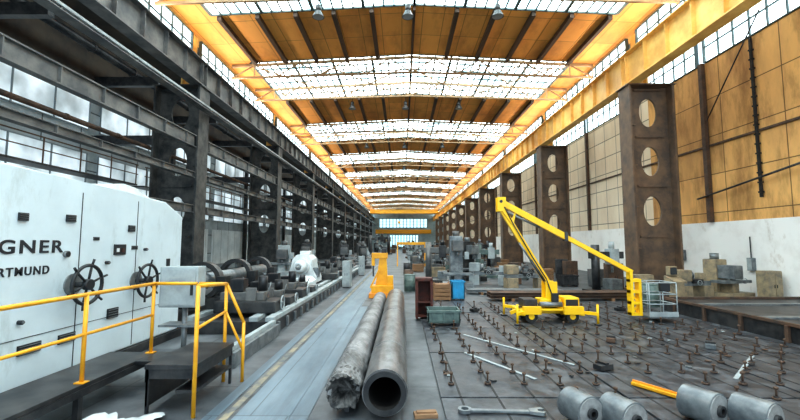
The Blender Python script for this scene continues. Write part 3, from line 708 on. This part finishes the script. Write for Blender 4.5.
part(r,'brace',B().beam((-.5,-.25,.45),(-.1,-.18,1.3),.07,.07,yellow)); part(r,'side_box',B().box(.26,.54,-.28,.1,.55,1.0,yellow,.02)); part(r,'hook_chain',B().cyl((-.39,0,.95),(-.39,0,1.46),.03,dark,seg=8))
for (x,y,h,m,lb) in ((-3.9,40,2.2,dark,'dark machine tool beside walkway'),(-4.4,45,2.3,grey,'grey machine tool beside walkway'),(-9.7,41,2.6,dark,'tall dark machine tool near columns')):
    mill((x,y,0),.2,h,m,leftgird,lb)
for (x,y,h,m,lb) in ((-7.4,25,1.9,lgrey,'pale grey machine tool standing on lathe bed'),(-7.4,31,2.0,dark,'dark machine tool standing on lathe bed'),(-4.9,34,1.9,dark,'dark machine tool standing on lathe bed')):
    mill((x,y,.46),.1,h,m,leftgird,lb)
cabinet((-3.1,22.8,0.0),-.1,.45,1.5,lgrey,'pale grey steel cabinet beside walkway'); cabinet((-3.1,31.0,.0),0,.45,1.5,lgrey,'pale grey steel cabinet beside walkway')
engine_lathe(P3(13.0,18.3,1.2),.2,tan,'small tan engine lathe in front of column',None,1.7)
mill((14.7,18.5,0),.3,1.75,tan,grey,'small tan milling machine beside whitewashed wall')
cabinet((15.9,17.6,0),.1,.7,1.3,tan,'small tan steel cabinet beside whitewashed wall')
r=root('control_console',(11.7,17.4,0),.2,'small tan machine console with slanted desk','console')
part(r,'pedestal',B().box(-.22,.22,-.25,.25,0,.8,tan,.03)); part(r,'desk',B().prism([(-.3,.8),(.25,.8),(.25,1.1),(-.3,.88)],'x',-.3,.3,tan)); part(r,'screen',B().box(-.2,.2,.05,.25,1.1,1.5,tan,.03).box(-.16,.16,.03,.05,1.15,1.45,darkglass))
bin_(P3(10.6,17.2,.8),.1,.9,.7,.6,brown,'rusty steel scrap bin')
names={id(lgrey):'pale grey',id(grey):'grey',id(dark):'black',id(green):'grey-green',id(brown):'rusty brown',id(tan):'tan',id(leftgird):'dark grey'}
ms=[lgrey,grey,dark,green,brown,tan,dark,leftgird,leftgird]
def scatter(n,ys,x0,x1,dy,big=1.0):
    for i in range(n):
        for tr in range(30):
            y=ys+i*dy+random.uniform(-.9,.9); x=random.uniform(x0,x1)
            k=random.choice((0,0,1,1,6,6,2,3,4,5)); rr={0:1.05,1:1.2,2:.6,3:.7,4:1.35,5:.7,6:1.3}[k]*big
            if abs(y-44)<2 and -1<x<4: continue
            if ok(x,y,rr): break
        else: continue
        m=random.choice(ms); nm=names[id(m)]; rz=random.uniform(-.4,.4)
        if k==0: o=mill((x,y,0),rz,random.uniform(1.6,2.3),m,random.choice((grey,dark)),nm+' milling machine among workshop clutter')
        elif k==1: o=engine_lathe((x,y,0),rz,m,nm+' engine lathe among workshop clutter',None,2.2)
        elif k==2: o=cabinet((x,y,0),rz,.8,random.uniform(.9,1.5),m,nm+' steel cabinet among workshop clutter')
        elif k==3: o=crate((x,y,0),rz,random.uniform(.6,1.0),.7,random.uniform(.4,.8),wood,'slatted timber crate among workshop clutter')
        elif k==4: o=stack((x,y,0),rz,random.uniform(1.8,2.6),random.choice((1,2,3)),random.choice((brown,grey,dark)),'steel beams stacked on timbers')
        elif k==6: o=drill((x,y,0),rz+random.choice((0,3.14)),random.uniform(1.9,2.8),m,random.choice((grey,dark,lgrey)),nm+' radial drill among workshop clutter')
        else: o=bin_((x,y,0),rz,1.0,.7,random.uniform(.5,.8),m,nm+' ribbed steel bin among workshop clutter')
        if big!=1: o.scale=(big,)*3
scatter(110,19.0,1.4,11.3,.6)
scatter(16,88,-9,10.5,3.6,1.6)
dn={id(brown):'rusty brown',id(dark):'black',id(green):'grey-green'}
for i,(x,y) in enumerate(((.4,21),(.4,24.5),(9.9,16.2),(.4,33))):
    m=random.choice((brown,dark,green)); drum((x,y,0),m,dn[id(m)]+' steel oil drum standing on floor','oil drums')
for i,(x,y) in enumerate(((-7.2,49),(-5.5,53),(-8.5,57),(-6.0,63),(-4.5,71))): mill((x,y,0),.3,2.5,random.choice((dark,leftgird,grey)),grey,'machine tool standing near dark columns')
r=root('yellow_gantry',(1.0,44,0),0,'small yellow portal gantry far down hall','gantry')
part(r,'gantry_beam',B().box(-1.6,1.6,-.15,.15,2.3,2.6,yellow,.02))
for x in (-1.5,1.5): part(r,'gantry_leg',B().beam((x,-.7,0),(x,0,2.3),.12,.12,yellow).beam((x,.7,0),(x,0,2.3),.12,.12,yellow))
# ---------------------------------------------------------------- boom lift
r=root('boom_lift',(4.65,13.0,.062),0,'yellow trailer-mounted articulated boom lift, arm folded outward','boom lift')
b=B(); b.box(-1.0,1.0,-.14,.14,.22,.36,liftyel,.02); b.box(-1.0,-.87,-.55,.55,.22,.36,liftyel,.02); b.box(.8,.93,-.55,.55,.22,.36,liftyel,.02); b.beam((-1.0,0,.3),(-1.2,0,.22),.1,.1,liftyel)
b.box(-.7,.7,-.5,.5,.36,.42,liftyel,.02); b.box(-.95,-.4,-.58,-.45,.26,.50,liftyel,.01); b.box(.3,.9,-.58,-.45,.26,.50,liftyel,.01); part(r,'chassis',b)
for x in (-.68,.58):
    for y in (-.42,.42):
        part(r,'wheel',B().cyl((x,y-.08,.19),(x,y+.08,.19),.19,dark2,seg=24).cyl((x,y-.09,.19),(x,y+.09,.19),.09,liftyel,seg=16))
for sx in (-1,1):
    for sy in (-1,1):
        part(r,'outrigger',B().beam((sx*.9,sy*.5,.32),(sx*1.2,sy*.8,.32),.09,.09,liftyel).cyl((sx*1.2,sy*.8,.04),(sx*1.2,sy*.8,.60),.035,liftyel,seg=10).cyl((sx*1.2,sy*.8,0),(sx*1.2,sy*.8,.04),.11,dark,seg=14))
b=B(); b.cyl((0,0,.42),(0,0,.52),.3,dark); b.box(-.32,.34,-.27,.27,.52,.68,liftyel,.02); b.box(-.12,.25,-.20,-.13,.68,1.22,liftyel,.01); b.box(-.12,.25,.13,.20,.68,1.22,liftyel,.01); part(r,'turret',b)
part(r,'engine_cover',B().box(.4,.88,-.32,.32,.42,.74,liftyel,.05).box(.45,.83,-.33,-.32,.49,.68,slotm)); part(r,'battery_box',B().box(-.85,-.42,-.3,.3,.42,.68,dark,.03)); part(r,'hydraulic_tank',B().cyl((-.38,-.38,.54),(.3,-.38,.54),.08,grey,seg=14)); part(r,'control_box',B().box(.0,.2,-.42,-.3,.62,.88,slotm,.01))
part(r,'hose',B().path([(.1,-.22,.7),(-.1,-.25,1.3),(-.5,-.16,2.0),(-1.1,-.12,3.1),(-1.35,-.15,3.6)],.02,slotm,6))
E=Vector((-1.45,0,3.78))
b=B(); b.beam((.05,0,1.1),E+Vector((.03,0,-.22)),.14,.18,liftyel); part(r,'lower_boom',b)
b=B(); b.beam((.24,0,.85),E+Vector((.38,0,-.70)),.08,.10,liftyel); part(r,'parallel_link',b)
b=B(); b.box(E.x-.12,E.x+.16,-.13,-.09,E.z-.32,E.z+.14,liftyel,.01); b.box(E.x-.12,E.x+.16,.09,.13,E.z-.32,E.z+.14,liftyel,.01); b.cyl((E.x,-.15,E.z),(E.x,.15,E.z),.05,dark); b.beam(E+Vector((.05,-.1,-.25)),E+Vector((.38,-.1,-.7)),.05,.10,liftyel); b.beam(E+Vector((.38,0,-.72)),E+Vector((.5,0,-.25)),.06,.08,liftyel); part(r,'elbow_joint',b)
part(r,'hydraulic_ram',B().cyl((0.1,0,.95),(-.55,-.13,1.9),.045,dark,seg=12).cyl((-.55,-.13,1.9),(-.9,-.12,2.45),.03,grey,seg=10))
F=Vector((2.72,0,1.50)); Mx=E.lerp(F,.50)
part(r,'upper_boom',B().beam(E,Mx,.14,.19,liftyel))
part(r,'telescopic_boom',B().beam(Mx,F,.11,.14,liftyel)); part(r,'hydraulic_ram',B().cyl(E+Vector((.1,0,-.28)),E.lerp(F,.3)+Vector((0,0,-.15)),.035,grey,seg=10))
part(r,'cable_bracket',B().box(Mx.x-.05,Mx.x+.05,-.10,.10,Mx.z-.14,Mx.z+.16,dark))
b=B(); b.box(2.6,2.69,-.12,.12,.15,1.58,liftyel,.01); b.box(2.86,2.95,-.12,.12,.15,1.3,liftyel,.01)
for z in (.15,.5,.85,1.2): b.box(2.6,2.94,-.11,.11,z,z+.09,liftyel)
b.beam((2.64,0,.2),(2.9,0,.5),.05,.05,liftyel); b.beam((2.9,0,.55),(2.64,0,.85),.05,.05,liftyel); part(r,'jib_bracket',b)
b=B(); b.box(3.0,3.85,-.4,.4,.12,.17,grey)
for z in (.55,.85,1.2):
    for (p,q) in (((3.0,-.4),(3.85,-.4)),((3.85,-.4),(3.85,.4)),((3.85,.4),(3.0,.4)),((3.0,.4),(3.0,-.4))): b.cyl((p[0],p[1],z),(q[0],q[1],z),.018,lgrey,seg=8)
for x in (3.0,3.42,3.85):
    for y in (-.4,.4): b.cyl((x,y,.15),(x,y,1.2),.018,lgrey,seg=8)
b.box(2.98,3.87,-.42,-.40,.17,.32,lgrey); part(r,'work_basket',b,label='grey tubular work basket'); part(r,'control_box',B().box(3.3,3.6,-.5,-.4,.95,1.2,slotm,.01))
# ---------------------------------------------------------------- foreground rollers etc.
def roller(loc,rz,R,L,lab):
    r=root('steel_roller',loc,rz,lab,'roller','steel rollers')
    z=R
    part(r,'roller_body',B().tube((-L/2,0,z),(L/2,0,z),R,R*.5,grey,bore,48)) 
    for s in (-1,1):
        part(r,'end_disc',B().tube((s*(L/2-.03),0,z),(s*(L/2+.012),0,z),R*.90,R*.34,worn,dark,48)); part(r,'hub',B().tube((s*(L/2-.04),0,z),(s*(L/2+.05),0,z),R*.34,R*.18,dark,bore,24))
    return r
for (x,y,rz,R,L) in ((2.42,5.66,-1.25,.21,.40),(2.88,5.46,-1.25,.21,.40),(4.12,5.72,-1.15,.22,.42),(4.62,5.46,-1.15,.21,.42)):
    roller((x,y,.062),rz,R,L,'short smooth steel roller with lighter flat end face')
thing('yellow_plate_bar',B().box(-.5,.5,-.06,.06,0,.05,yellow,.01).box(-.5,.5,-.012,.012,.05,.08,orange),(4.25,6.75,.062),-1.05,'worn orange-yellow painted steel bar on plates','bar')
b=B(); b.box(-.45,.40,-.035,.035,0,.035,grey,.008); b.tube((-.54,0,0),(-.54,0,.045),.10,.055,grey,grey,24); b.prism([(.38,-.055),(.56,-.10),(.60,-.055),(.50,-.03),(.50,.03),(.60,.055),(.56,.10),(.38,.055)],'z',0,.045,grey)
thing('large_spanner',b,(1.45,6.0,.064),-.05,'dirty grey steel spanner lying on plates','spanner')
cn={id(dark):'black',id(brown):'rusty brown',id(grey):'grey'}
for i,(x,y,rz) in enumerate(blocks):
    m=random.choice((dark,brown,grey)); thing('clamping_block',B().box(-.16,.16,-.1,.1,0,.10,m,.015).box(-.04,.04,-.1,.1,.10,.14,dark),(x,y,.064),rz,'small '+cn[id(m)]+' clamping block on iron plates','block','clamping blocks')
for i in range(70):
    x=random.uniform(.8,9.2); y=random.uniform(6.5,15.5); n=random.choice((4,5,6)); R=random.uniform(.03,.08)
    if any((x-p[0])**2+(y-p[1])**2<.1 for p in blocks): continue
    pts=[(R*math.cos(2*math.pi*k/n)*random.uniform(.5,1.4),R*math.sin(2*math.pi*k/n)*random.uniform(.5,1.2)) for k in range(n)]
    m=random.choice((brown,wood2,grey,dark,lgrey)); nm={id(dark):'dark metal',id(brown):'rusty metal',id(wood2):'splintered wood',id(grey):'grey metal',id(lgrey):'pale metal'}[id(m)]
    thing('debris_scrap',B().prism(pts,'z',0,random.uniform(.008,.025),m),(x,y,.064),random.uniform(0,6),nm+' scrap lying on iron plates','scrap','floor scraps')
# ---------------------------------------------------------------- light / world / camera
def add_ceiling_fill(x,s):  # unseen warm fill light, added above the girder to brighten the roof deck
    l=bpy.data.lights.new('ceiling_fill_light','AREA'); l.shape='RECTANGLE'; l.size=.25; l.size_y=140; l.energy=2000; l.color=(1,.82,.6)
    o=bpy.data.objects.new('ceiling_fill_light',l); COL.objects.link(o)
    d=Vector((s*.60,0,.80)).normalized(); z=-d; y=Vector((0,1,0)); xx=y.cross(z)
    m=Matrix((xx,y,z)).transposed().to_4x4(); m.translation=Vector((x,78,12.9)); o.matrix_world=m
add_ceiling_fill(-10.95,1); add_ceiling_fill(12.25,-1)
w=bpy.data.worlds.new('World'); S.world=w; w.use_nodes=True
w.node_tree.nodes['Background'].inputs[0].default_value=(.72,.89,1,1); w.node_tree.nodes['Background'].inputs[1].default_value=1.5
S.view_settings.view_transform='Standard'
try: S.view_settings.look='Medium High Contrast'
except Exception: 
    try: S.view_settings.look='High Contrast'
    except Exception: pass
S.view_settings.exposure=.42
cam=bpy.data.cameras.new('Camera'); cam.lens=18; cam.sensor_width=36; cam.clip_end=500
co=bpy.data.objects.new('Camera',cam); COL.objects.link(co); co.location=(0,0,2.5)
co.rotation_euler=(math.radians(90+4.716),0,math.radians(.29)); S.camera=co
print('studs',nst,'look',S.view_settings.look)
